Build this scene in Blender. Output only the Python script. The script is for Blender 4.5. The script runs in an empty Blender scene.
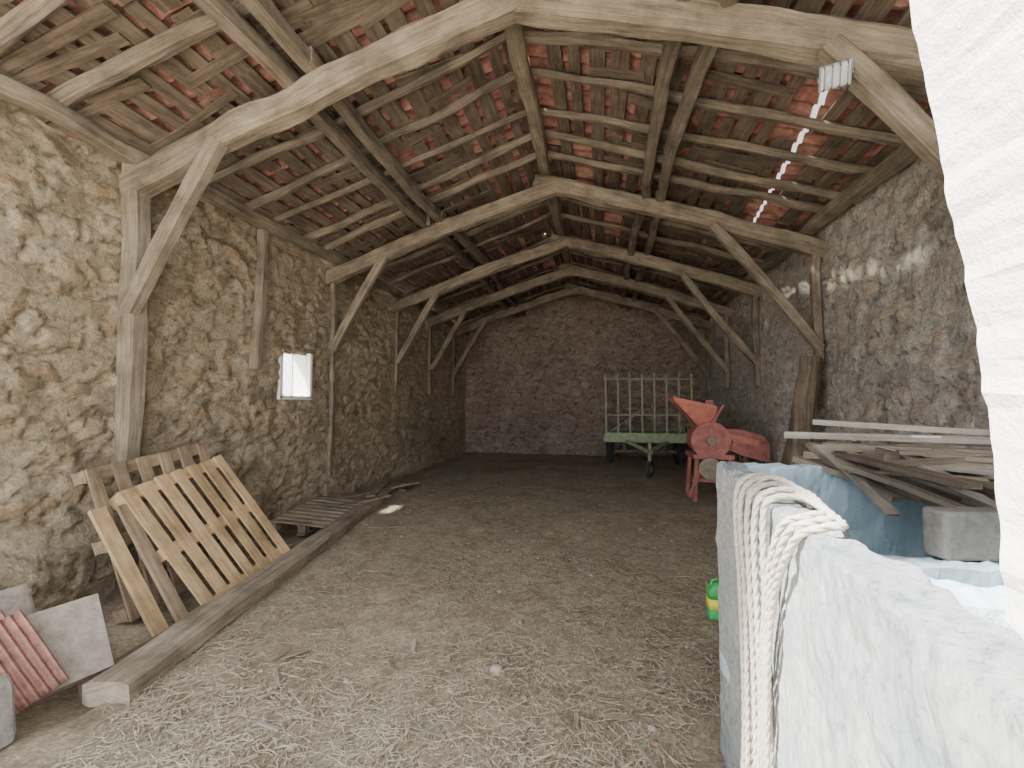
import bpy, math, random
from mathutils import Vector, Matrix, noise
random.seed(7)
R=random.random
def U(a,b): return a+(b-a)*random.random()
sc=bpy.context.scene

# ---------------------------------------------------------------- materials
def new_mat(name):
    m=bpy.data.materials.new(name); m.use_nodes=True
    nt=m.node_tree; nt.nodes.clear()
    out=nt.nodes.new('ShaderNodeOutputMaterial'); b=nt.nodes.new('ShaderNodeBsdfPrincipled')
    nt.links.new(b.outputs[0],out.inputs[0]); b.inputs['Roughness'].default_value=.9
    b.inputs['Specular IOR Level'].default_value=.2
    return m,nt,b
def ramp(nt,fac,stops):
    r=nt.nodes.new('ShaderNodeValToRGB'); e=r.color_ramp.elements
    while len(e)<len(stops): e.new(.5)
    for i,(p,c) in enumerate(stops):
        e[i].position=p; e[i].color=(c[0],c[1],c[2],1)
    nt.links.new(fac,r.inputs[0]); return r.outputs[0]
def noise_n(nt,vec,scale,detail=5,rough=.6):
    n=nt.nodes.new('ShaderNodeTexNoise'); n.inputs['Scale'].default_value=scale
    n.inputs['Detail'].default_value=detail; n.inputs['Roughness'].default_value=rough
    if vec is not None: nt.links.new(vec,n.inputs['Vector'])
    return n.outputs[0]
def mapping(nt,src,scale):
    m=nt.nodes.new('ShaderNodeMapping'); m.inputs['Scale'].default_value=scale
    nt.links.new(src,m.inputs[0]); return m.outputs[0]
def mix(nt,fac,a,b,mode='MIX'):
    n=nt.nodes.new('ShaderNodeMix'); n.data_type='RGBA'; n.blend_type=mode
    for s,i in ((fac,0),(a,6),(b,7)):
        if isinstance(s,(int,float)): n.inputs[i].default_value=s
        elif isinstance(s,tuple): n.inputs[i].default_value=(s[0],s[1],s[2],1)
        else: nt.links.new(s,n.inputs[i])
    return n.outputs[2]
def bump(nt,b,h,dist=.01,st=.6):
    n=nt.nodes.new('ShaderNodeBump'); n.inputs['Strength'].default_value=st; n.inputs['Distance'].default_value=dist
    nt.links.new(h,n.inputs['Height']); nt.links.new(n.outputs[0],b.inputs['Normal'])
def coords(nt,k='Object'):
    return nt.nodes.new('ShaderNodeTexCoord').outputs[k]

def wood(name,dark,mid,light,bs=.006):
    m,nt,b=new_mat(name)
    uv=coords(nt,'UV'); ob=coords(nt)
    g=noise_n(nt,mapping(nt,uv,(2.0,42,1)),1,8,.75)
    bl=noise_n(nt,ob,2.6,6,.65)
    c=ramp(nt,g,[(.30,dark),(.5,mid),(.72,light)])
    c2=mix(nt,.8,c,ramp(nt,bl,[(.32,(.42,.40,.38)),(.62,(1.15,1.12,1.1))]),'MULTIPLY')
    nt.links.new(c2,b.inputs['Base Color']); bump(nt,b,g,bs,.9); return m
M_beam=wood('old_beam',(.115,.095,.07),(.275,.23,.175),(.41,.355,.28),.012)
M_log=wood('old_log',(.085,.07,.054),(.22,.185,.145),(.35,.30,.24),.010)
M_batten=wood('old_batten',(.06,.048,.037),(.165,.132,.102),(.28,.23,.18))
M_pallet=wood('pallet_wood',(.30,.20,.10),(.54,.39,.225),(.65,.49,.31),.003)
M_palletd=wood('old_pallet_wood',(.14,.102,.068),(.30,.228,.16),(.43,.345,.25),.003)
M_greyw=wood('grey_wood',(.14,.115,.088),(.31,.262,.205),(.44,.385,.315))
M_greyw2=wood('weathered_wood',(.19,.17,.145),(.38,.345,.295),(.54,.495,.435))

def stone_mat(name,mortar,sd,sl):
    m,nt,b=new_mat(name)
    at=nt.nodes.new('ShaderNodeVertexColor'); at.layer_name='stone'
    sep=nt.nodes.new('ShaderNodeSeparateColor'); nt.links.new(at.outputs[0],sep.inputs[0])
    ob=coords(nt)
    n1=noise_n(nt,ob,34,9,.75); n2=noise_n(nt,ob,.8,5,.6); n3=noise_n(nt,ob,3.2,6,.7); n4=noise_n(nt,ob,13,6,.7)
    av=tuple((a+c)/2 for a,c in zip(sd,sl))
    st=ramp(nt,sep.outputs[1],[(0,sd),(.2,av),(.55,sl),(.85,(sl[0]*1.08,sl[1]*1.08,sl[2]*1.08)),(1,(sl[0]*.9,sl[1]*.78,sl[2]*.66))])
    crev_shade=tuple(x*.55 for x in mortar)  # crevice shade put into the colour: mortar darkened where stones meet
    ed=ramp(nt,sep.outputs[0],[(.02,crev_shade),(.12,mortar),(.3,mortar)])
    edge=ramp(nt,sep.outputs[0],[(.12,(0,0,0)),(.30,(1,1,1))])
    cov=ramp(nt,n3,[(.48,(1,1,1)),(.60,(.15,.15,.15))])
    f=mix(nt,1.0,edge,cov,'MULTIPLY')
    c=mix(nt,f,ed,st)
    c=mix(nt,.85,c,ramp(nt,n1,[(.28,(.48,.45,.42)),(.58,(1.12,1.1,1.07))]),'MULTIPLY')
    c=mix(nt,.5,c,ramp(nt,n4,[(.35,(.6,.57,.54)),(.55,(1.08,1.07,1.06))]),'MULTIPLY')
    c=mix(nt,.6,c,ramp(nt,n2,[(.3,(.68,.64,.6)),(.65,(1.1,1.1,1.1))]),'MULTIPLY')
    nt.links.new(c,b.inputs['Base Color']); 
    add=nt.nodes.new('ShaderNodeMath'); add.operation='ADD'; nt.links.new(n1,add.inputs[0]); nt.links.new(n4,add.inputs[1])
    bump(nt,b,add.outputs[0],.045,.85); return m
M_wallL=stone_mat('rubble_stone_tan',(.475,.40,.295),(.33,.27,.20),(.565,.49,.385))
M_wallR=stone_mat('rubble_stone_grey_hazed',(.60,.575,.53),(.44,.41,.375),(.70,.675,.635))  # grey stone made paler, with the light haze put into its colour
M_wallB=stone_mat('rubble_stone_brown_shaded',(.36,.295,.25),(.25,.20,.17),(.47,.40,.345))  # stone colour darkened to carry the dimmer light at the far end

m,nt,b=new_mat('earth_floor'); ob=coords(nt)
n1=noise_n(nt,ob,1.2,6); n2=noise_n(nt,ob,24,9,.8); n3=noise_n(nt,ob,5,7,.75)
w=noise_n(nt,mapping(nt,ob,(90,20,1)),1,6,.7); w2=noise_n(nt,mapping(nt,ob,(18,95,1)),1,6,.7)
c=ramp(nt,n1,[(.3,(.38,.325,.26)),(.55,(.53,.47,.385)),(.75,(.62,.56,.465))])
c=mix(nt,.9,c,ramp(nt,n2,[(.3,(.6,.58,.56)),(.65,(1.15,1.13,1.1))]),'MULTIPLY')
c=mix(nt,.75,c,ramp(nt,n3,[(.35,(.55,.53,.5)),(.6,(1.12,1.12,1.1))]),'MULTIPLY')
c=mix(nt,.6,c,ramp(nt,w,[(.4,(.55,.53,.5)),(.7,(1.35,1.3,1.22))]),'MULTIPLY')
c=mix(nt,.6,c,ramp(nt,w2,[(.4,(.55,.53,.5)),(.7,(1.35,1.3,1.22))]),'MULTIPLY')
nt.links.new(c,b.inputs['Base Color']); bump(nt,b,n2,.02,.8); M_floor=m

m,nt,b=new_mat('dry_ground'); ob=coords(nt)
c=ramp(nt,noise_n(nt,ob,3,6),[(.3,(.34,.31,.26)),(.7,(.50,.46,.39))]); nt.links.new(c,b.inputs['Base Color']); M_ground=m

m,nt,b=new_mat('straw'); ob=coords(nt)
c=ramp(nt,noise_n(nt,ob,45,3),[(.3,(.24,.20,.15)),(.5,(.46,.405,.31)),(.72,(.66,.595,.47))]); nt.links.new(c,b.inputs['Base Color']); M_straw=m

m,nt,b=new_mat('terracotta_tile'); ob=coords(nt)
n1=noise_n(nt,ob,5,5); n2=noise_n(nt,ob,24,6)
c=ramp(nt,n1,[(.3,(.20,.105,.085)),(.5,(.43,.21,.17)),(.68,(.53,.34,.285))])
c=mix(nt,.7,c,ramp(nt,n2,[(.3,(.6,.55,.5)),(.65,(1.15,1.1,1.1))]),'MULTIPLY')
nt.links.new(c,b.inputs['Base Color']); bump(nt,b,n2,.01,.5); M_tile=m

def plain(name,col,var=.25,scale=12,rough=.85,bd=.01,metal=0):
    m,nt,b=new_mat(name); ob=coords(nt); n=noise_n(nt,ob,scale,8,.7)
    a=tuple(x*(1-var) for x in col); d=tuple(min(1,x*(1+var*.5)) for x in col)
    nt.links.new(ramp(nt,n,[(.3,a),(.65,d)]),b.inputs['Base Color']); bump(nt,b,n,bd,.6)
    b.inputs['Roughness'].default_value=rough; b.inputs['Metallic'].default_value=metal; return m
m,nt,b=new_mat('weathered_concrete'); ob=coords(nt)
n1=noise_n(nt,ob,40,9,.85); n2=noise_n(nt,ob,5,6,.65)
c=ramp(nt,n1,[(.36,(.26,.30,.32)),(.46,(.54,.58,.60)),(.62,(.74,.77,.77))])
c=mix(nt,.7,c,ramp(nt,n2,[(.35,(.62,.70,.76)),(.6,(1.08,1.07,1.05))]),'MULTIPLY')
nt.links.new(c,b.inputs['Base Color']); bump(nt,b,n1,.04,.9); M_conc=m
M_blue=plain('blue_tank',(.52,.67,.75),.2,9,.85,.02)  # pale blue base colour for the inside of the tank
M_white=plain('lime_white',(.90,.89,.86),.05,8,.95,.03)
M_hose=plain('grey_tan_rope',(.50,.46,.40),.3,70,.95,.006)
M_red=plain('faded_red_paint',(.44,.18,.155),.45,9,.8)
M_orange=plain('orange_red_paint',(.60,.22,.165),.3,9,.75)
M_green=plain('pale_green_paint',(.36,.43,.27),.3,9,.75)
M_rack=plain('pale_rack_steel',(.40,.385,.285),.3,14,.8)
M_rust=plain('rusty_steel',(.30,.25,.19),.4,14,.8)
M_rubber=plain('tyre_rubber',(.06,.058,.055),.3,14,.8)
M_can=plain('green_plastic',(.06,.42,.12),.1,9,.4,.001)
M_yel=plain('yellow_label',(.85,.78,.10),.1,9,.5,.001)
M_terra=plain('terracotta_brick',(.31,.165,.135),.45,20,.95,.006)
M_terral=plain('dusty_brick',(.32,.27,.23),.35,20,.95,.006)
M_block=plain('grey_block',(.29,.265,.24),.3,30,.95,.02)
M_stone=plain('field_stone',(.40,.36,.31),.3,14,.95,.02)
M_glass=plain('lamp_glass',(.62,.64,.66),.2,25,.15,.001)
M_met=plain('lamp_housing',(.30,.31,.32),.2,9,.4,.001,.6)
M_paper=plain('paper',(.85,.85,.84),.04,9,.7,.001)
m=bpy.data.materials.new('slit_light_filter'); m.use_nodes=True; nt=m.node_tree; nt.nodes.clear()  # added filter material, weakens sun and sky coming through the roof slit
out=nt.nodes.new('ShaderNodeOutputMaterial'); mx=nt.nodes.new('ShaderNodeMixShader'); t=nt.nodes.new('ShaderNodeBsdfTransparent'); d=nt.nodes.new('ShaderNodeBsdfDiffuse')
t.inputs[0].default_value=(.46,.46,.42,1); d.inputs[0].default_value=(.2,.18,.16,1); mx.inputs[0].default_value=.45
nt.links.new(t.outputs[0],mx.inputs[1]); nt.links.new(d.outputs[0],mx.inputs[2]); nt.links.new(mx.outputs[0],out.inputs[0]); M_filter=m

# ---------------------------------------------------------------- mesh builder
class MB:
    def __init__(s): s.v=[];s.f=[];s.uv=[];s.mi=[];s.mats=[]
    def midx(s,m):
        if m not in s.mats: s.mats.append(m)
        return s.mats.index(m)
    def face(s,idx,uv,mi): s.f.append(idx); s.uv.append(uv); s.mi.append(mi)
    def loft(s,rings,m,us=None,closed=True,per=None):
        mi=s.midx(m); n=len(rings[0]); base=len(s.v); off=U(0,50); vo=U(0,50)
        for r in rings: s.v.extend([tuple(p) for p in r])
        if us is None:
            us=[0]
            for i in range(1,len(rings)):
                a=sum(rings[i-1],Vector())/n; c=sum(rings[i],Vector())/n
                us.append(us[-1]+(c-a).length)
        if per is None:
            per=sum((rings[0][(j+1)%n]-rings[0][j]).length for j in range(n))
        for i in range(len(rings)-1):
            for j in range(n):
                k=(j+1)%n; a=base+i*n
                v0=vo+per*j/n; v1=vo+per*(j+1)/n
                s.face((a+j,a+k,a+n+k,a+n+j),((us[i]+off,v0),(us[i]+off,v1),(us[i+1]+off,v1),(us[i+1]+off,v0)),mi)
        if closed:
            s.face(tuple(base+j for j in reversed(range(n))),tuple((off+.01*j,vo+.03*j) for j in range(n)),mi)
            e=base+(len(rings)-1)*n
            s.face(tuple(e+j for j in range(n)),tuple((off+.01*j,vo+.03*j) for j in range(n)),mi)
    def beam(s,p0,p1,w,h,m,kind='timber',wob=.012,seg=None,up=Vector((0,0,1)),taper=0,bend=None):
        p0=Vector(p0);p1=Vector(p1);d=p1-p0;L=d.length;d.normalize()
        up=Vector(up)
        if abs(d.dot(up))>.97: up=Vector((0,1,0))
        x=d.cross(up).normalized(); y=x.cross(d).normalized()
        if kind=='log': prof=[(.5*math.cos(a*math.tau/10),.5*math.sin(a*math.tau/10)) for a in range(10)]
        elif kind=='plank': prof=[(-.5,-.5),(.5,-.5),(.5,.5),(-.5,.5)]
        else:
            c=.14; prof=[(-.5+c,-.5),(.5-c,-.5),(.5,-.5+c),(.5,.5-c),(.5-c,.5),(-.5+c,.5),(-.5,.5-c),(-.5,-.5+c)]
        if seg is None: seg=max(1,int(L/.18)) if wob>0 else 1
        sd=U(0,999); bx,by=(bend if bend else (U(-1,1)*wob*2,U(-1,1)*wob*2)); rings=[]
        for i in range(seg+1):
            t=i/seg; c=p0+d*(L*t)
            c+=x*(bx*math.sin(math.pi*t)+wob*noise.noise(Vector((t*L*1.4,sd,0))))
            c+=y*(by*math.sin(math.pi*t)+wob*noise.noise(Vector((t*L*1.4,sd,7))))
            k=1-taper*t; ring=[]
            for j,(a,b_) in enumerate(prof):
                q=1+ (wob*9*noise.noise(Vector((t*L*2.6,sd,j*1.7))) if wob>0 else 0)
                ring.append(c+x*(a*w*k*q)+y*(b_*h*k*q))
            rings.append(ring)
        s.loft(rings,m)
    def obox(s,o,a,b,c,m):
        o=Vector(o);a=Vector(a);b=Vector(b);c=Vector(c)
        r=[[o+a*t+b*p+c*q for p,q in ((-.5,-.5),(.5,-.5),(.5,.5),(-.5,.5))] for t in (-.5,.5)]
        s.loft(r,m)
    def tube(s,path,r,m,n=8,closed=True):
        P=[Vector(p) for p in path]; rings=[]
        N=None
        for i,p in enumerate(P):
            t=(P[min(i+1,len(P)-1)]-P[max(i-1,0)]).normalized()
            if N is None:
                N=t.cross(Vector((0,0,1)))
                if N.length<.1: N=t.cross(Vector((0,1,0)))
            N=(N-t*N.dot(t)).normalized(); B=t.cross(N)
            rr=r[i] if isinstance(r,(list,tuple)) else r
            rings.append([p+N*rr*math.cos(k*math.tau/n)+B*rr*math.sin(k*math.tau/n) for k in range(n)])
        s.loft(rings,m,closed=closed)
    def cyl(s,p0,p1,r,m,n=24,r2=None):
        s.tube([p0,p1],[r,r if r2 is None else r2],m,n)
    def build(s,name,smooth=False,bevel=0):
        me=bpy.data.meshes.new(name); me.from_pydata(s.v,[],s.f); 
        for mt in s.mats: me.materials.append(mt)
        uvl=me.uv_layers.new(name='UVMap'); flat=[]
        for u in s.uv:
            for q in u: flat.extend(q)
        uvl.data.foreach_set('uv',flat)
        me.polygons.foreach_set('material_index',s.mi)
        if smooth: me.polygons.foreach_set('use_smooth',[True]*len(me.polygons))
        me.update(); me.validate()
        o=bpy.data.objects.new(name,me); sc.collection.objects.link(o)
        if bevel:
            bv=o.modifiers.new('bevel','BEVEL'); bv.width=bevel; bv.segments=2; bv.limit_method='ANGLE'
        return o
def smooth_path(pts,n=8):
    P=[Vector(p) for p in pts]; out=[]
    for i in range(len(P)-1):
        a=P[max(i-1,0)];b=P[i];c=P[i+1];d=P[min(i+2,len(P)-1)]
        for k in range(n):
            t=k/n
            out.append(.5*((2*b)+(c-a)*t+(2*a-5*b+4*c-d)*t*t+(3*b-a-3*c+d)*t**3))
    out.append(P[-1]); return out

# ---------------------------------------------------------------- room dims
XL,XR,XC=-4.2,2.8,-.7
YB=13.8; YF=.05
def zt(x): return 3.58+.3286*(3.5-abs(x-XC))
def zr(x): return zt(x)+.40

def wall(name,mat,pos,nrm,ulen,ztop,hole=None,extra=None,res=.032,amp=.040):
    nu=int(ulen/res); nv=int(4.2/res); V=[];F=[];C=[]
    for i in range(nu+1):
        u=ulen*i/nu; zt_=ztop(u)
        for j in range(nv+1):
            z=zt_*j/nv; P=Vector(pos(u))+Vector((0,0,z))
            q=Vector((u*4.2+.6*noise.noise(Vector((u*3,z*3,3)))+.28*noise.noise(Vector((u*11,z*11,3))),z*8.4+.8*noise.noise(Vector((u*2.5,z*3.5,9)))+.4*noise.noise(Vector((u*11,z*11,8))),P.x*.01+ulen))
            d,pt=noise.voronoi(q); e=min(1,(d[1]-d[0])*1.6); rnd=abs(math.sin(pt[0].x*91.7+pt[0].y*37.3))%1
            h=amp*min(1,e*3.0)*(.1+1.1*rnd)+.05*noise.noise(Vector((u*.7,z*.8,ulen)))+.028*noise.noise(Vector((u*4,z*5,1)))+.014*noise.noise(Vector((u*13,z*14,1)))-.03
            if extra: h+=extra(u,z)
            V.append(tuple(P+Vector(nrm)*h)); C.append((e,rnd,0,1))
    for i in range(nu):
        for j in range(nv):
            u=ulen*(i+.5)/nu; z=ztop(u)*(j+.5)/nv
            if hole and hole[0]<u<hole[1] and hole[2]<z<hole[3]: continue
            a=i*(nv+1)+j; F.append((a,a+nv+1,a+nv+2,a+1))
    me=bpy.data.meshes.new(name); me.from_pydata(V,[],F); me.materials.append(mat)
    ca=me.color_attributes.new('stone','FLOAT_COLOR','POINT'); flat=[]
    for c in C: flat.extend(c)
    ca.data.foreach_set('color',flat)
    me.polygons.foreach_set('use_smooth',[True]*len(F)); me.update()
    o=bpy.data.objects.new(name,me); sc.collection.objects.link(o); return o
Y0=-.1
def topL(u): return 3.80+.10*noise.noise(Vector((u*1.6,0,0)))+.04*noise.noise(Vector((u*7,0,4)))
def topR(u): return 3.88+.06*noise.noise(Vector((u*1.6,8,0)))
def plinth(u,z):
    y=u+Y0; k=max(0,min(1,(.58-z)/.18)); k=k*k*(3-2*k)
    g=max(0,min(1,(3.4-y)/.8)); return .22*k*g*(1+.4*noise.noise(Vector((y*2.5,z*2,5))))
wall('wall_left',M_wallL,lambda u:(XL,Y0+u,-.2),(1,0,0),YB-Y0,lambda u:topL(u)+.2,hole=(5.32-Y0,5.9-Y0,1.68+.2,2.28+.2),extra=lambda u,z:plinth(u,z-.2))
wall('wall_right',M_wallR,lambda u:(XR,Y0+u,-.05),(-1,0,0),YB-Y0,lambda u:topR(u)+.05,amp=.024)
wall('wall_back',M_wallB,lambda u:(XL-.1+u,YB,-.05),(0,-1,0),7.2,lambda u:zr(XL-.1+u)+.02)
mb=MB()
for y0,y1,z0,z1 in ((Y0,5.3,-.1,3.6),(5.92,YB,-.1,3.6),(5.3,5.92,-.1,1.66),(5.3,5.92,2.3,3.6)):
    mb.obox((XL-.20,(y0+y1)/2,(z0+z1)/2),(0,y1-y0,0),(.18,0,0),(0,0,z1-z0),M_wallL)
mb.build('wall_left_outer')
mb=MB()
for y in (5.3,5.92): mb.obox((XL-.11,y,1.98),(0,0,.66),(.28,0,0),(0,.05,0),M_white)
mb.obox((XL-.11,5.61,1.66),(0,.66,0),(.28,0,0),(0,0,.05),M_white)
mb.beam((XL-.10,5.2,2.34),(XL-.10,6.02,2.34),.2,.08,M_beam)
mb.build('window_1')
mb=MB(); mb.obox((XR+.2,(Y0+YB)/2,1.85),(0,YB-Y0,0),(.25,0,0),(0,0,3.8),M_wallR); mb.build('wall_right_outer')

# floor
def xb(y): return -2.65-.1966*(y-2.15)
def floor_z(x,y):
    z=.018*noise.noise(Vector((x*.9,y*.9,0)))+.014*noise.noise(Vector((x*4,y*4,2)))
    k=max(0,min(1,(xb(y)-x)/.12)); g=max(0,min(1,(y-1.7)/.5))*max(0,min(1,(8.8-y)/.4))
    return z-.13*k*g
V=[];F=[]; nx,ny=130,240
for i in range(nx+1):
    for j in range(ny+1):
        x=-4.35+7.3*i/nx; y=-.3+14.3*j/ny; V.append((x,y,floor_z(x,y)))
for i in range(nx):
    for j in range(ny):
        a=i*(ny+1)+j; F.append((a,a+ny+1,a+ny+2,a+1))
me=bpy.data.meshes.new('floor'); me.from_pydata(V,[],F); me.materials.append(M_floor); me.polygons.foreach_set('use_smooth',[True]*len(F))
sc.collection.objects.link(bpy.data.objects.new('floor',me))
mb=MB()
for x0,x1,y0,y1 in ((-40,40,-40,-.28),(-40,-4.33,-.28,50),(2.93,40,-.28,50),(-4.33,2.93,13.95,50)):
    mb.obox(((x0+x1)/2,(y0+y1)/2,-.15),(x1-x0,0,0),(0,y1-y0,0),(0,0,.2),M_ground)
mb.build('ground')

# straw litter
V=[];F=[]
def strand(x,y,L,wd):
    a=U(0,math.tau); dx,dy=math.cos(a),math.sin(a); px,py=-dy*wd,dx*wd; cv=U(-.3,.3)*L
    z=floor_z(x,y)+U(.002,.012); b=len(V)
    for t in (0,.5,1):
        k=4*t*(1-t)*cv; cx=x+dx*L*t-dy*k; cy=y+dy*L*t+dx*k; zz=z+U(-.002,.012)
        V.append((cx-px,cy-py,zz)); V.append((cx+px,cy+py,zz+.001))
    F.append((b,b+2,b+3,b+1)); F.append((b+2,b+4,b+5,b+3))
for i in range(80000):
    y=1.6+11.8*(R()**1.4); x=U(-3.9,2.5)
    if x<xb(y)+.15: continue
    if x>.35 and y<2.5: continue
    nn=noise.noise(Vector((x*.8,y*.8,5)))+.6*noise.noise(Vector((x*2.6,y*2.6,5)))
    if nn<U(-.7,.35): continue
    s=1+y*.09
    strand(x,y,U(.02,.14)*s,U(.0008,.0018)*s)
me=bpy.data.meshes.new('straw_litter'); me.from_pydata(V,[],F); me.materials.append(M_straw)
sc.collection.objects.link(bpy.data.objects.new('straw_litter',me))
mb=MB()
def pebble(c,r,m,flat=.6):
    c=Vector(c); sd=U(0,99); rings=[]
    for i in range(1,6):
        ph=math.pi*i/6; rings.append([c+Vector((r*math.sin(ph)*math.cos(k*math.tau/8),r*math.sin(ph)*math.sin(k*math.tau/8),-r*flat*math.cos(ph)))*(1+.35*noise.noise(Vector((i*1.1,k*.9,sd)))) for k in range(8)])
    mb.loft(rings,m)
for i in range(170):
    y=1.8+9*R()**1.4; x=U(-2.4,2.0)
    if x>.3 and y<2.5: continue
    pebble((x,y,floor_z(x,y)+.003),U(.005,.024),random.choice((M_stone,M_block,M_stone)))
pebble((-.62,2.68,.01),.045,M_stone); pebble((.24,2.25,.01),.02,M_terra)
mb.build('loose_stones',True)
mb=MB()
for i in range(90):
    y=2.0+7*R()**1.3; x=U(xb(y)+.3,1.9)
    if x>.3 and y<2.6: continue
    a=U(0,6.28); L=U(.04,.22); z=floor_z(x,y)+.014
    mb.beam((x,y,z),(x+L*math.cos(a),y+L*math.sin(a),z+U(0,.015)),U(.006,.025),U(.004,.01),random.choice((M_greyw,M_palletd,M_greyw2)),'plank',wob=.002,seg=2)
mb.build('wood_scraps')
mb=MB()
for i in range(50):
    y=U(6.5,8); x=U(-3.85,xb(y)-.25); pebble((x,y,floor_z(x,y)+.02),U(.02,.08),M_stone)
mb.build('rubble_stones',True)

# ---------------------------------------------------------------- roof timbers
TY=[3.3,6.4,8.7,10.6,12.4]
for i,y in enumerate(TY):
    mb=MB(); W=.17; H=.24 if i==0 else .21
    mb.beam((XL-.05,y,zt(XL)-.03),(XC+.10,y,zt(XC)-.02),W,H,M_beam,wob=.026,bend=(0,.05))
    mb.beam((XC-.22,y+.02,zt(XC)+.07),(XR+.08,y,zt(XR)-.03),W,H,M_beam,wob=.026,bend=(0,.045))
    zb=1.0 if i==0 else (.45 if i==1 else 1.8)
    mb.beam((XL+.04,y,zb),(XL+.06,y,3.75),.17 if i==0 else .07,.17 if i==0 else .07,M_beam,wob=.015)
    mb.beam((XR-.04,y,1.9 if i!=1 else 2.1),(XR-.05,y,3.6),.10,.10,M_beam,wob=.015)
    bw=.10 if i else .12
    mb.beam((XL+.10,y-.06,2.42),(-3.22,y-.06,zt(-3.22)-.05),bw,bw+.02,M_beam,wob=.014)
    mb.beam((XR-.06,y-.06,2.28),(1.5,y-.06,zt(1.5)-.05),bw,bw+.02,M_beam,wob=.014)
    mb.build('roof_truss')
mb=MB()
mb.beam((XC,YF,zt(XC)+.22),(XC,YB,zt(XC)+.22),.15,.17,M_beam,wob=.03,seg=60); mb.build('ridge_beam')
for xs in ((-2.55,-2.33),(.62,.86)):
    mb=MB()
    for k,x in enumerate(xs):
        ys=[YF]+[TY[0]+.0,TY[1],TY[3],YB]
        for a,b_ in zip(ys[:-1],ys[1:]):
            mb.beam((x+U(-.03,.03),a-.15*(a>1),zt(x)+.19),(x+U(-.03,.03),min(YB,b_+.15),zt(x)+.19),.11,.15,M_log,wob=.03)
    mb.build('roof_purlin')
for x in (XL+.06,XR-.06):
    mb=MB(); mb.beam((x,YF,zt(x)+.17),(x,YB,zt(x)+.17),.14,.13,M_beam,wob=.04,seg=60); mb.build('wall_plate')
mb=MB(); ys=[.3,.9,1.5,2.15,2.75,3.95,4.5,5.05,5.6,6.05,6.95,7.5,8.1,9.2,9.7,10.15,11.1,11.6,12.0,12.9,13.4]
for y in ys:
    for sgn in (-1,1):
        xe=XC+sgn*3.75; j=U(-.12,.12); r=U(.08,.125)
        mb.beam((xe,y+U(-.08,.08),zt(xe)+.31),(XC,y+j,zt(XC)+.32),r*1.15,r*.9,M_log,'log',wob=.035,taper=.15,bend=(U(-.07,.07),U(-.03,.03)))
mb.build('common_rafter')
def slit_x(y): return 1.90+(y-3.9)*.1
mb=MB()
cosr=math.cos(math.atan(.3286))
for sgn in (-1,1):
    s=.06
    while s<3.9:
        w=U(.10,.19); gap=U(.03,.10); x=XC+sgn*(s+w/2)
        y=YF
        while y<YB:
            L=U(.9,2.6); y1=min(YB,y+L)
            if R()>.06:
                yy=y
                while yy<y1:
                    y2=min(y1,yy+.6)
                    ym=(yy+y2)/2
                    blk = sgn>0 and 3.8<ym<7.9 and abs(x-slit_x(ym))<w/2+.07
                    if not blk:
                        slope=Vector((cosr,0,-sgn*cosr*.3286))
                        mb.obox((x,ym,zt(x)+.372+(.01 if int(y*10)%2 else 0)),(0,y2-yy,0),slope*w*1.02,Vector((sgn*.3,0,.95))*.022,M_batten)
                    yy=y2
            y=y1+U(-.0,.08)
        s+=w+gap
for k in range(190):
    sgn=random.choice((-1,1)); s=U(.3,3.2); y=U(1.8,12.5); x=XC+sgn*s; L=U(.4,1.0)
    if sgn>0 and 3.3<y<8.3 and .0<x and abs(x-slit_x(y))<.75: continue
    x1=x+sgn*L*cosr
    if abs(x1-XC)>3.8: continue
    mb.beam((x,y,zt(x)+.352),(x1,y+U(-.1,.1),zt(x1)+.352),U(.05,.16),.015,M_batten,'plank',wob=0)
mb.build('roof_battens')
def in_hole(x,y):
    H=[(-1.23,6.05,.042,.04),(-1.05,9.1,.041,.035),(-2.4,9.9,.041,.035)]
    for hx,hy,a,b_ in H:
        if abs(x-hx)<a and abs(y-hy)<b_: return True
    return False
V=[];F=[]
dyy=.034; ny=int((YB+.3-YF)/dyy)
for sgn in (-1,1):
    base=len(V); ns=104; i0=int((slit_x(5.85)-XC)/4.2*ns)
    for i in range(ns+1):
        s=4.2*i/ns; row=int(s/.34); fr=s/.34-row
        for j in range(ny+1):
            y=YF+j*dyy; x=XC+sgn*s
            if sgn>0:
                fall=max(0,1-abs(i-i0)/14.); yc=max(3.9,min(7.8,y)); x+=(slit_x(yc)-slit_x(5.85))*fall
            ph=y/.20+ (.06*noise.noise(Vector((row*3.1,y*2,sgn)))); 
            h=.055*abs(math.sin(math.pi*ph))-.02
            h+=.022*fr + .012*noise.noise(Vector((row*5.3,int(ph)*2.7,sgn)))
            V.append((x,y,zr(x)+.03+h))
    for i in range(ns):
        for j in range(ny):
            s=4.2*(i+.5)/ns; x=XC+sgn*s; y=YF+(j+.5)*dyy
            if in_hole(x,y): continue
            if sgn>0 and i==i0 and 3.9<y<7.8: continue
            a=base+i*(ny+1)+j
            F.append((a,a+ny+1,a+ny+2,a+1))
me=bpy.data.meshes.new('ceiling'); me.from_pydata(V,[],F); me.materials.append(M_tile)
sc.collection.objects.link(bpy.data.objects.new('ceiling',me))
V=[];F=[]
for j in range(81):
    y=3.7+4.3*j/80
    for k in range(15):
        x=slit_x(y)+(-.28+.04*k); V.append((x,y,zr(x)+.105+.008*math.sin(k*math.pi/1.0+.5)))
for j in range(80):
    for k in range(14): a=j*15+k; F.append((a,a+1,a+16,a+15))
me=bpy.data.meshes.new('slit_dimming_sheet'); me.from_pydata(V,[],F); me.materials.append(M_filter)  # invented sheet over the slit, there only to dim its light
sc.collection.objects.link(bpy.data.objects.new('slit_dimming_sheet',me))

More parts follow.
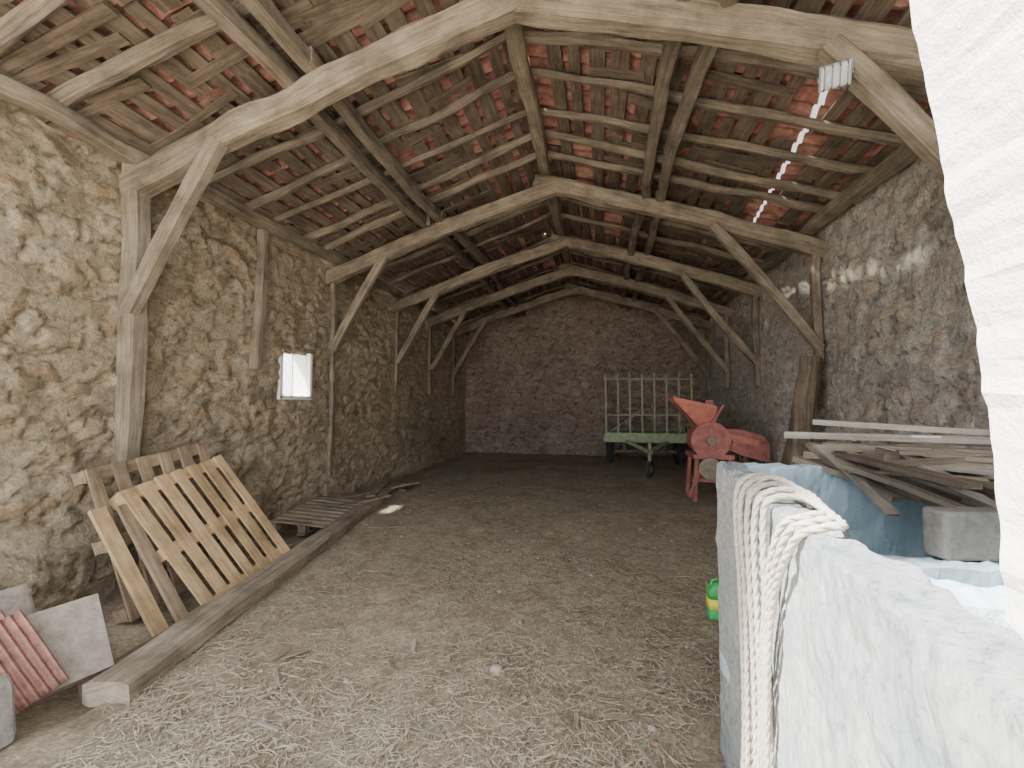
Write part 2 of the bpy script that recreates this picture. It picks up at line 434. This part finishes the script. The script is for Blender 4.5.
mb=MB(); mb.beam((XL+.07,4.78,2.0),(XL+.06,4.86,3.75),.11,.1,M_beam,wob=.02); mb.build('wall_stud')
mb=MB(); mb.beam((2.25,5.8,-.0),(2.62,6.25,2.15),.22,.16,M_batten,wob=.03); mb.beam((2.15,6.4,0),(2.62,6.5,1.9),.16,.12,M_batten,wob=.02); mb.build('leaning_timber')

# ---------------------------------------------------------------- curb beams left
mb=MB(); mb.beam((-2.60,2.0,.045),(-3.80,8.1,.05),.24,.13,M_greyw,wob=.018,seg=30,bend=(.02,0)); mb.build('floor_beam')
mb=MB(); mb.beam((-2.90,2.15,-.06),(-3.33,4.7,-.04),.16,.12,M_greyw,wob=.02); mb.build('floor_beam')
mb=MB()
mb.beam((-4.0,6.4,.10),(-3.35,7.9,.12),.16,.03,M_greyw,'plank',wob=.004,seg=4)
mb.beam((-3.5,6.5,.14),(-3.95,8.0,.15),.14,.03,M_greyw,'plank',wob=.004,seg=4)
mb.beam((-3.85,6.4,.05),(-3.8,8.1,.06),.2,.04,M_greyw,'plank',wob=.004,seg=4)
mb.beam((-3.75,4.45,-.05),(-3.15,4.9,.0),.14,.05,M_greyw,'plank',wob=.004,seg=4)
mb.beam((-4.0,5.1,.11),(-3.3,6.7,.12),.12,.03,M_greyw,'plank',wob=.004,seg=4)
for y in (6.6,7.6): mb.beam((-4.0,y,.0),(-3.4,y+.05,.0),.1,.08,M_greyw)
mb.build('board_pile')

# ---------------------------------------------------------------- pallets
def pallet(o,u,v,Wd,Ln,mat,nslat=7,name='wooden_pallet',sw=.10,flip=False):
    o=Vector(o);u=Vector(u).normalized();v=Vector(v);v=(v-u*v.dot(u)).normalized();n=u.cross(v)
    if (n.x<0 and not flip) or (flip and n.z<0): n=-n
    mb=MB()
    for k in range(nslat):
        c=o+u*(sw/2+(Wd-sw)*k/(nslat-1))+v*(Ln/2+U(-.01,.01))
        mb.obox(c,v*Ln,u*sw*U(.85,1.08),n*.02,mat)
    for t in (.045,.5,.955):
        c=o+u*Wd/2+v*Ln*t
        mb.obox(c-n*.022,u*Wd,v*.10,n*.02,mat)
        for q in (.06,.5,.94):
            mb.obox(o+u*Wd*q+v*Ln*t-n*.072,u*.13,v*.09,n*.078,mat)
        mb.obox(c-n*.122,u*Wd,v*.10,n*.02,mat)
    return mb.build(name)
pallet((-3.02,3.08,-.07),(-.08,1,.15),(-.66,.06,.97),1.06,1.20,M_pallet,7)
pallet((-3.50,2.85,-.06),(-.04,1,.10),(-.30,.0,1.12),1.1,1.20,M_palletd,6)
pallet((-3.18,5.0,.07),(-.16,1,.02),(-1,-.1,.10),1.35,.80,M_greyw,9,flip=True)
mb=MB()
mb.beam((-3.16,2.80,-.08),(-3.70,2.74,.80),.11,.03,M_pallet,'plank',wob=.003,seg=3,up=(1,0,1))
mb.beam((-3.10,2.94,-.08),(-3.64,2.88,.80),.09,.03,M_palletd,'plank',wob=.003,seg=3,up=(1,0,1))
mb.build('loose_plank')

# ---------------------------------------------------------------- terracotta tiles and block, bottom left
n=Vector((.74,-.32,.52)).normalized(); b1=Vector((.30,1,.0)); b1=(b1-n*b1.dot(n)).normalized(); a1=n.cross(b1).normalized()
if a1.z>0: a1=-a1
mb=MB()
for k in range(4):
    c=Vector((-2.99,2.10,.225))-n*.036*k+a1*U(-.012,.012)+b1*U(-.012,.012)
    mb.obox(c,a1*.44,b1*.30,n*.028,M_terral if k%2==0 else M_terra)
mb.build('terracotta_tile_stack',bevel=.003)
def corr(name,c,a,b_,nn,L,W,mat,ridges=7):
    V=[];F=[]; N=ridges*8
    for layer in (0,-.014):
        for i in range(13):
            for j in range(N+1):
                t=i/12-.5; q=j/N-.5
                p=c+a*L*t+b_*W*q+nn*(.014*math.sin(q*ridges*math.tau)+layer+.01*noise.noise(Vector((t*3,q*3,2))))
                V.append(tuple(p))
    S=13*(N+1)
    for i in range(12):
        for j in range(N):
            p=i*(N+1)+j; F.append((p,p+1,p+N+2,p+N+1)); F.append((S+p,S+p+N+1,S+p+N+2,S+p+1))
    for j in range(N): 
        F.append((j,S+j,S+j+1,j+1)); q=12*(N+1)+j; F.append((q,q+1,S+q+1,S+q))
    for i in range(12):
        p=i*(N+1); F.append((p,p+N+1,S+p+N+1,S+p)); p+=N; F.append((p,S+p,S+p+N+1,p+N+1))
    me=bpy.data.meshes.new(name); me.from_pydata(V,[],F); me.materials.append(mat); me.polygons.foreach_set('use_smooth',[True]*len(F))
    sc.collection.objects.link(bpy.data.objects.new(name,me))
a2=(a1*.85+b1*.25).normalized(); b2=(b1-a2*b1.dot(a2)).normalized()
corr('corrugated_tile',Vector((-2.99,1.83,.25)),a2,b2,n,.46,.28,M_terra)
corr('corrugated_tile',Vector((-3.08,1.80,.27))-n*.03,a2,b2,n,.46,.28,M_terra)
mb=MB()
def rock(c,a,b_,h,m,sd):
    c=Vector(c);a=Vector(a);b_=Vector(b_);h=Vector(h); rings=[]
    for i in range(9):
        t=i/8-.5; r=[]
        for k in range(16):
            an=k*math.tau/16; x=math.copysign(abs(math.cos(an))**.3,math.cos(an)); y=math.copysign(abs(math.sin(an))**.3,math.sin(an))
            q=1+.06*noise.noise(Vector((t*4,x*2+y,sd)))
            r.append(c+a*t+(b_*x*.5+h*y*.5)*q*(.93 if abs(t)>.49 else 1))
        rings.append(r)
    mb.loft(rings,m)
rock((-2.83,1.60,.14),(-.05,.0,.30),(.20,.03,.04),(0,.2,0),M_block,2); mb.build('masonry_block')
mb=MB(); rock((-3.50,2.0,.30),(-.10,.0,.34),(.10,.42,.0),(.07,0,.03),M_terral,6); mb.build('stone_slab')

# ---------------------------------------------------------------- concrete tank
def ox(y): return .539-.0906*(2.30-y)
ZT=1.32
def rough_wall(mb,pa,pb,th,z0,z1,mat,side):
    pa=Vector(pa);pb=Vector(pb);side=Vector(side); L=(pb-pa).length; n=max(2,int(L/.02)); nz=int((z1-z0)/.05); rings=[]
    prof=[(0,z0+(z1-.012-z0)*k/nz) for k in range(nz+1)]+[(.06,z1-.003),(.2,z1),(.35,z1),(.5,z1),(.65,z1),(.8,z1),(.94,z1-.003)]+[(1,z0+(z1-.012-z0)*k/nz) for k in reversed(range(nz+1))]
    for i in range(n+1):
        c=pa.lerp(pb,i/n); r=[]
        for q,z in prof:
            p=c+side*th*q; p.z=z
            nn=noise.noise(p*9)*.010+noise.noise(p*30)*.008
            p+=side*nn*(1 if q>.5 else -1)*(0 if .07<q<.9 else 1); 
            if z>z1-.02: p.z+=nn*1.5
            r.append(p)
        rings.append(r)
    mb.loft(rings,mat)
mb=MB()
rough_wall(mb,(ox(.15),.15,0),(ox(2.3),2.3,0),.10,-.03,ZT,M_conc,(1,-.09,0))
rough_wall(mb,(ox(2.3)+.09,2.2,0),(1.75,2.24,0),.10,-.03,ZT-.005,M_blue,(0,1,0))
rough_wall(mb,(1.62,.80,0),(1.62,2.2,0),.12,-.03,ZT-.02,M_blue,(1,0,0))
rough_wall(mb,(ox(1.5)+.11,1.5,0),(1.62,1.5,0),.10,-.03,1.14,M_blue,(0,1,0))
rough_wall(mb,(ox(.8)+.11,.80,0),(1.74,.80,0),.10,-.03,ZT-.02,M_blue,(0,1,0))
mb.obox((1.08,1.5,.45),(0,1.4,0),(1.12,0,0),(0,0,.08),M_blue)
a=Vector((ox(.92)+.103,.92,0)); c_=Vector((ox(2.18)+.103,2.18,0)); mid=(a+c_)/2; mid.z=.88
mb.obox(mid+Vector((.006,0,0)),c_-a,Vector((.02,0,0)),(0,0,.82),M_blue)
mb.build('concrete_trough')

def jx(z):
    P=[(-1,.535),(1.28,.527),(1.6,.512),(1.9,.478),(2.15,.441),(2.5,.43),(9,.43)]
    for (z0,x0),(z1,x1) in zip(P[:-1],P[1:]):
        if z<=z1: return x0+(x1-x0)*(z-z0)/(z1-z0)
mb=MB(); rings=[]; nz=200
for i in range(nz+1):
    z=-.02+4.3*i/nz; r=[]; xe=jx(z)
    pr=[(xe,.72)]+[(1.6,.74),(1.6,.12)]+[(xe-.0,.12),(xe,.3),(xe,.5)]
    for k,(x,y) in enumerate(pr):
        q=noise.noise(Vector((z*5,k*.3,1)))*.006+noise.noise(Vector((z*22,k*.3,1)))*.006+noise.noise(Vector((z*60,k*.3,1)))*.003
        r.append(Vector((x+(q if x<1 else 0),y,z)))
    rings.append(r)
mb.loft(rings,M_white); mb.build('whitewashed_pillar')

# rope draped over the trough wall
mb=MB()
def rope(pts,r,n=8,strands=3):
    P=smooth_path(pts,n*2); base=[Vector(p) for p in P]
    tot=0; acc=[0]
    for a,b_ in zip(base[:-1],base[1:]): tot+=(b_-a).length; acc.append(tot)
    N=None; fr=[]
    for i,p in enumerate(base):
        t=(base[min(i+1,len(base)-1)]-base[max(i-1,0)]).normalized()
        if N is None: N=t.cross(Vector((.3,1,.2)))
        N=(N-t*N.dot(t)).normalized(); fr.append((N.copy(),t.cross(N)))
    for s_ in range(strands):
        path=[]
        for i,p in enumerate(base):
            an=acc[i]*60+s_*math.tau/strands; path.append(p+(fr[i][0]*math.cos(an)+fr[i][1]*math.sin(an))*r*.42)
        mb.tube(path,r*.66,M_hose,6)
for k in range(9):
    t=k/8; yt=1.68-.34*t+U(-.01,.01); yb=1.66-.26*t+U(-.02,.02); o_=.014+.014*(k%2)
    pts=[(ox(yt)+.15,yt-.03,ZT-.30-U(0,.15)),(ox(yt)+.13,yt-.02,ZT-.04),(ox(yt)+.09,yt,ZT+.018+.010*(k%2)),(ox(yt)+.0,yt,ZT+.018+.010*(k%2)),
         (ox(yt)-o_-.005,yt+.01,ZT-.06),(ox(yt)-o_,(yt*.7+yb*.3),ZT-.35),(ox(yb)-o_+U(-.006,.006),(yt*.35+yb*.65),ZT-.75),(ox(yb)-o_-.01,yb,.30),(ox(yb)-o_-.03,yb+U(-.03,.03),.02)]
    rope(pts,.009,9)
for k in range(3):
    y0=1.62-.05*k; y1=1.10+.05*k
    pts=[(ox(y0)-.025,y0,ZT-.15-.1*k),(ox(y0)+.01,y0-.01,ZT+.026),(ox(y0)+.05+.012*k,(y0+y1)/2,ZT+.028+.004*k),(ox(y1)+.08,y1,ZT+.018),(ox(y1)+.03,y1-.03,ZT+.015),(ox(y1)-.018,y1+.01,ZT-.04),(ox(1.2)-.025,1.26+.02*k,ZT-.3),(ox(1.4)-.025,1.38+.03*k,ZT-.9),(ox(1.4)-.04,1.42+.03*k,.02)]
    rope(pts,.009,9)
mb.build('draped_rope',True)

# plank stack on trough
mb=MB()
def pl(p0,p1,w,h,m=M_greyw2): mb.beam(p0,p1,w,h,m,'plank',wob=.006,seg=5)
pl((.88,2.42,1.44),(2.1,2.05,1.44),.05,.03)
pl((1.05,2.52,1.50),(2.3,2.02,1.46),.05,.025)
pl((1.0,2.30,1.40),(2.15,1.95,1.41),.10,.03,M_greyw)
pl((1.1,2.12,1.375),(2.2,2.2,1.38),.13,.025,M_greyw)
pl((.95,2.36,1.355),(1.95,1.75,1.34),.12,.03,M_greyw)
pl((1.02,2.42,1.34),(1.9,1.55,1.32),.10,.03)
pl((1.2,2.45,1.36),(1.75,1.25,1.325),.09,.03,M_greyw)
pl((.98,2.38,1.335),(1.45,1.60,1.20),.07,.025,M_greyw)
pl((1.1,2.42,1.345),(1.55,1.62,1.19),.06,.03,M_greyw)
pl((.9,2.34,1.335),(1.35,1.62,1.19),.05,.025,M_greyw)
pl((1.3,2.40,1.42),(2.25,2.35,1.43),.1,.03)
for k in range(40):
    x=U(.95,1.35); y=U(2.0,2.45); a=U(-1.5,-.3); L=U(.25,.9); x1=x+L*math.cos(a)*.9; y1=max(1.3,y+L*math.sin(a)*.9)
    pl((x,y,1.34+U(-.02,.07)),(x1,y1,1.32+U(-.14,.08)),U(.015,.07),U(.01,.025),random.choice((M_greyw,M_greyw2,M_log,M_batten)))
mb.obox((1.28,2.10,1.462),(.09,-.02,0),(.02,.05,0),(0,0,.004),M_paper)
mb.build('plank_stack')
mb=MB(); mb.obox((1.10,1.58,1.215),(.28,.05,0),(-.015,.08,0),(0,0,.14),M_block); mb.build('stone_block',bevel=.01)

# jerrycan
mb=MB(); c=Vector((.86,3.62,.01))
def rr_ring(c,w,d,z,rd=.03):
    out=[]
    for sx,sy,a0 in ((1,1,0),(-1,1,90),(-1,-1,180),(1,-1,270)):
        for k in range(4):
            an=math.radians(a0+k*30); out.append(c+Vector((sx*(w/2-rd)+rd*math.cos(an),sy*(d/2-rd)+rd*math.sin(an),z)))
    return out
mb.loft([rr_ring(c,.17,.12,0),rr_ring(c,.18,.13,.02),rr_ring(c,.18,.13,.10)],M_can)
mb.loft([rr_ring(c,.183,.133,.08),rr_ring(c,.183,.133,.15)],M_yel)
mb.loft([rr_ring(c,.18,.13,.15),rr_ring(c,.18,.13,.21),rr_ring(c,.10,.09,.25),rr_ring(c,.09,.08,.255)],M_can)
mb.cyl(c+Vector((.03,0,.25)),c+Vector((.03,0,.285)),.022,M_yel,14)
mb.tube(smooth_path([c+Vector((-.06,0,.22)),c+Vector((-.05,0,.27)),c+Vector((0,0,.275)),c+Vector((.01,0,.25))],5),.01,M_can)
mb.build('jerrycan',True)

# floodlight on front truss
mb=MB(); c=Vector((1.47,3.10,3.66)); fw=Vector((-.25,-.75,-.6)).normalized(); rt=fw.cross(Vector((0,0,1))).normalized(); up=rt.cross(fw)
mb.obox(c,rt*.17,up*.14,fw*.05,M_met); mb.obox(c+fw*.03,rt*.15,up*.12,fw*.012,M_glass)
mb.cyl(c+fw*.02,c+fw*.055,.055,M_glass,20)
for k in range(4):
    q=-.06+.04*k
    mb.tube([c+rt*q-up*.07+fw*.03,c+rt*q-up*.05+fw*.07,c+rt*q+up*.05+fw*.07,c+rt*q+up*.07+fw*.03],.004,M_met,6)
for k in range(5): mb.obox(c-fw*.04+rt*(-.06+.03*k),up*.11,fw*.03,rt*.006,M_met)
for s_ in (-1,1): mb.obox(c+rt*.09*s_-fw*.03,fw*.13,up*.02,rt*.006,M_met)
mb.obox(c-fw*.09,rt*.18,up*.02,fw*.006,M_met)
mb.cyl(c-fw*.08,c-fw*.12+Vector((0,.04,.04)),.012,M_met,10)
mb.tube(smooth_path([c-fw*.04,c+Vector((.06,.02,-.1)),c+Vector((.12,.05,.02)),c+Vector((.16,.09,.1))],6),.006,M_rubber)
mb.build('floodlight')

# ---------------------------------------------------------------- trailer
mb=MB(); X0,X1,YA,YC=0.10,2.10,10.9,12.9; zb=.80
def wheel(c,r,w,m1=M_rubber,m2=M_rust,ax=(1,0,0)):
    c=Vector(c);ax=Vector(ax).normalized(); n=ax.cross(Vector((0,0,1))).normalized(); up=n.cross(ax)
    rings=[]
    for k in range(25):
        a=k*math.tau/24; d=n*math.cos(a)+up*math.sin(a)
        rings.append([c+d*(r-w*.5+w*.5*math.cos(t*math.tau/10))+ax*(w*.5*math.sin(t*math.tau/10)) for t in range(10)])
    mb.loft(rings,m1,closed=False)
    mb.cyl(c-ax*w*.25,c+ax*w*.25,r-w*.8,m2,20); mb.cyl(c-ax*w*.5,c+ax*w*.5,r*.22,m2,12)
mb.obox(((X0+X1)/2,(YA+YC)/2,zb),(0,YC-YA,0),(X1-X0,0,0),(0,0,.05),M_green)
mb.obox(((X0+X1)/2,YA,zb-.03),(X1-X0,0,0),(0,.05,0),(0,0,.22),M_green)
mb.obox(((X0+X1)/2,YC,zb-.03),(X1-X0,0,0),(0,.05,0),(0,0,.17),M_green)
for x in (X0,X1): mb.obox((x,(YA+YC)/2,zb-.03),(0,YC-YA,0),(.05,0,0),(0,0,.17),M_green)
for x in (.7,1.5): mb.obox((x,(YA+YC)/2,zb-.14),(0,YC-YA,0),(.08,0,0),(0,0,.12),M_rust)
for k in range(8):
    x=X0+.04+(X1-X0-.08)*k/7
    mb.cyl((x,YA,zb),(x+U(-.01,.01),YA-.02,2.24+U(-.02,.14)),.024,M_rack,8)
mb.cyl((X0,YA-.01,1.30),(X1,YA-.01,1.30),.020,M_rack,8); mb.cyl((X0,YA-.01,2.15),(X1,YA-.01,2.12),.022,M_rack,8)
mb.cyl((X0+.04,YA-.01,zb+.05),(X0+.9,YA-.01,1.45),.014,M_rack,8)
for x in (X0+.03,X1-.03):
    for k in range(5):
        y=YA+.1+(YC-YA-.15)*k/4; mb.cyl((x,y,zb),(x,y,1.3),.017,M_green,8)
    for z in (1.05,1.3): mb.cyl((x,YA,z),(x,YC,z),.018,M_green,8)
for x in (.25,1.95): wheel((x,12.1,.34),.34,.2)
mb.cyl((.25,12.1,.34),(1.95,12.1,.34),.04,M_rust,10)
for x in (.6,1.6): mb.obox((x,12.1,.53),(.07,0,0),(0,.2,0),(0,0,.34),M_rust)
mb.beam((.6,YA,.68),(1.0,9.9,.55),.07,.08,M_green,wob=0); mb.beam((1.5,YA,.68),(1.05,9.9,.55),.07,.08,M_green,wob=0)
mb.cyl((1.02,9.95,.75),(1.02,9.95,.22),.035,M_rack,10); wheel((1.02,9.95,.185),.18,.10,M_rubber,M_rack,(1,-.5,0))
mb.obox((1.02,9.80,.56),(0,.22,0),(.09,0,0),(0,0,.05),M_rust)
mb.build('hay_trailer')

# ---------------------------------------------------------------- red machine
mb=MB(); bx,by=1.72,8.0
for x,y in ((-.18,-.2),(.30,-.2),(-.18,.35),(.30,.35)):
    mb.beam((bx+x*1.3,by+y*1.2,.0),(bx+x,by+y,.75),.06,.06,M_red,wob=0)
mb.obox((bx+.06,by+.07,.72),(.62,0,0),(0,.68,0),(0,0,.07),M_red)
mb.obox((bx+.06,by-.22,.34),(.66,0,0),(0,.04,0),(0,0,.06),M_red)
mb.cyl((bx+.02,by-.25,.98),(bx+.02,by+.30,.98),.27,M_red,28)
mb.cyl((bx+.02,by-.28,.98),(bx+.02,by-.24,.98),.30,M_red,28)
mb.cyl((bx+.02,by-.33,.98),(bx+.02,by-.27,.98),.07,M_rust,14)
def hop(c,ws,m):
    c=Vector(c); rings=[]
    for (dx,dz,a,b_) in ws:
        rings.append([c+Vector((dx-a/2,-b_/2,dz+.22*a)),c+Vector((dx+a/2,-b_/2,dz)),c+Vector((dx+a/2,b_/2,dz)),c+Vector((dx-a/2,b_/2,dz+.22*a))])
    mb.loft(rings,m,closed=False)
    mb.loft([[p+(c+Vector((ws[k][0],0,ws[k][1]))-p)*.05 for p in rings[k]] for k in range(len(rings))],m,closed=False)
hop((bx-.08,by,1.12),[(.08,0,.22,.25),(-.02,.16,.38,.42),(-.13,.36,.64,.6),(-.14,.42,.66,.62)],M_orange)
mb.obox((bx+.06,by,1.38),(.06,0,-.5),(0,.3,0),(.12,0,.0),M_red)
rings=[]
for t,(w,h,zc) in ((0,(.5,.30,1.02)),(.4,(.55,.42,.95)),(.85,(.5,.40,.86)),(1.0,(.42,.30,.78))):
    x=bx+.22+t*.72
    rings.append([Vector((x,by+.1+sy*w/2,zc+sz*h/2)) for sy,sz in ((-1,-1),(1,-1),(1,1),(-1,1))])
mb.loft(rings,M_red)
mb.obox((bx+.5,by-.19,1.0),(.5,0,-.12),(0,.03,0),(.0,0,.1),M_orange)
wheel((bx+.66,by-.22,.27),.26,.12,ax=(0,1,0)); wheel((bx+.66,by+.45,.27),.26,.12,ax=(0,1,0))
mb.cyl((bx+.66,by-.22,.27),(bx+.66,by+.45,.27),.03,M_rust,10)
mb.beam((bx+.66,by+.1,.27),(bx+.62,by+.1,.75),.07,.07,M_red,wob=0)
mb.cyl((bx-.02,by-.38,.55),(bx-.02,by-.33,.55),.17,M_rust,24)
mb.beam((bx-.15,by-.3,.5),(bx-.36,by-.5,.12),.05,.05,M_red,wob=0)
mb.beam((bx+.0,by-.25,1.18),(bx+.22,by-.25,1.55),.04,.04,M_red,wob=0)
mb.build('corn_sheller')

# ---------------------------------------------------------------- light
w=bpy.data.worlds.new('sky'); sc.world=w; w.use_nodes=True; nt=w.node_tree
bg=nt.nodes['Background']; bg.inputs[0].default_value=(.92,.96,1,1); bg.inputs[1].default_value=5.2
sd=Vector((-.5,-.3,.81)).normalized()
L=bpy.data.lights.new('sun','SUN'); L.energy=40; L.angle=.06; L.color=(1,.96,.89)
o=bpy.data.objects.new('sun',L); sc.collection.objects.link(o); o.location=(-5,-5,12)
o.rotation_euler=(-sd).to_track_quat('-Z','Y').to_euler()

cam=bpy.data.cameras.new('camera'); cam.sensor_width=36; cam.lens=15.82; cam.clip_start=.02
co=bpy.data.objects.new('camera',cam); sc.collection.objects.link(co); co.location=(0,0,1.6)
co.rotation_euler=(math.radians(92.3),0,math.radians(11.07)); sc.camera=co
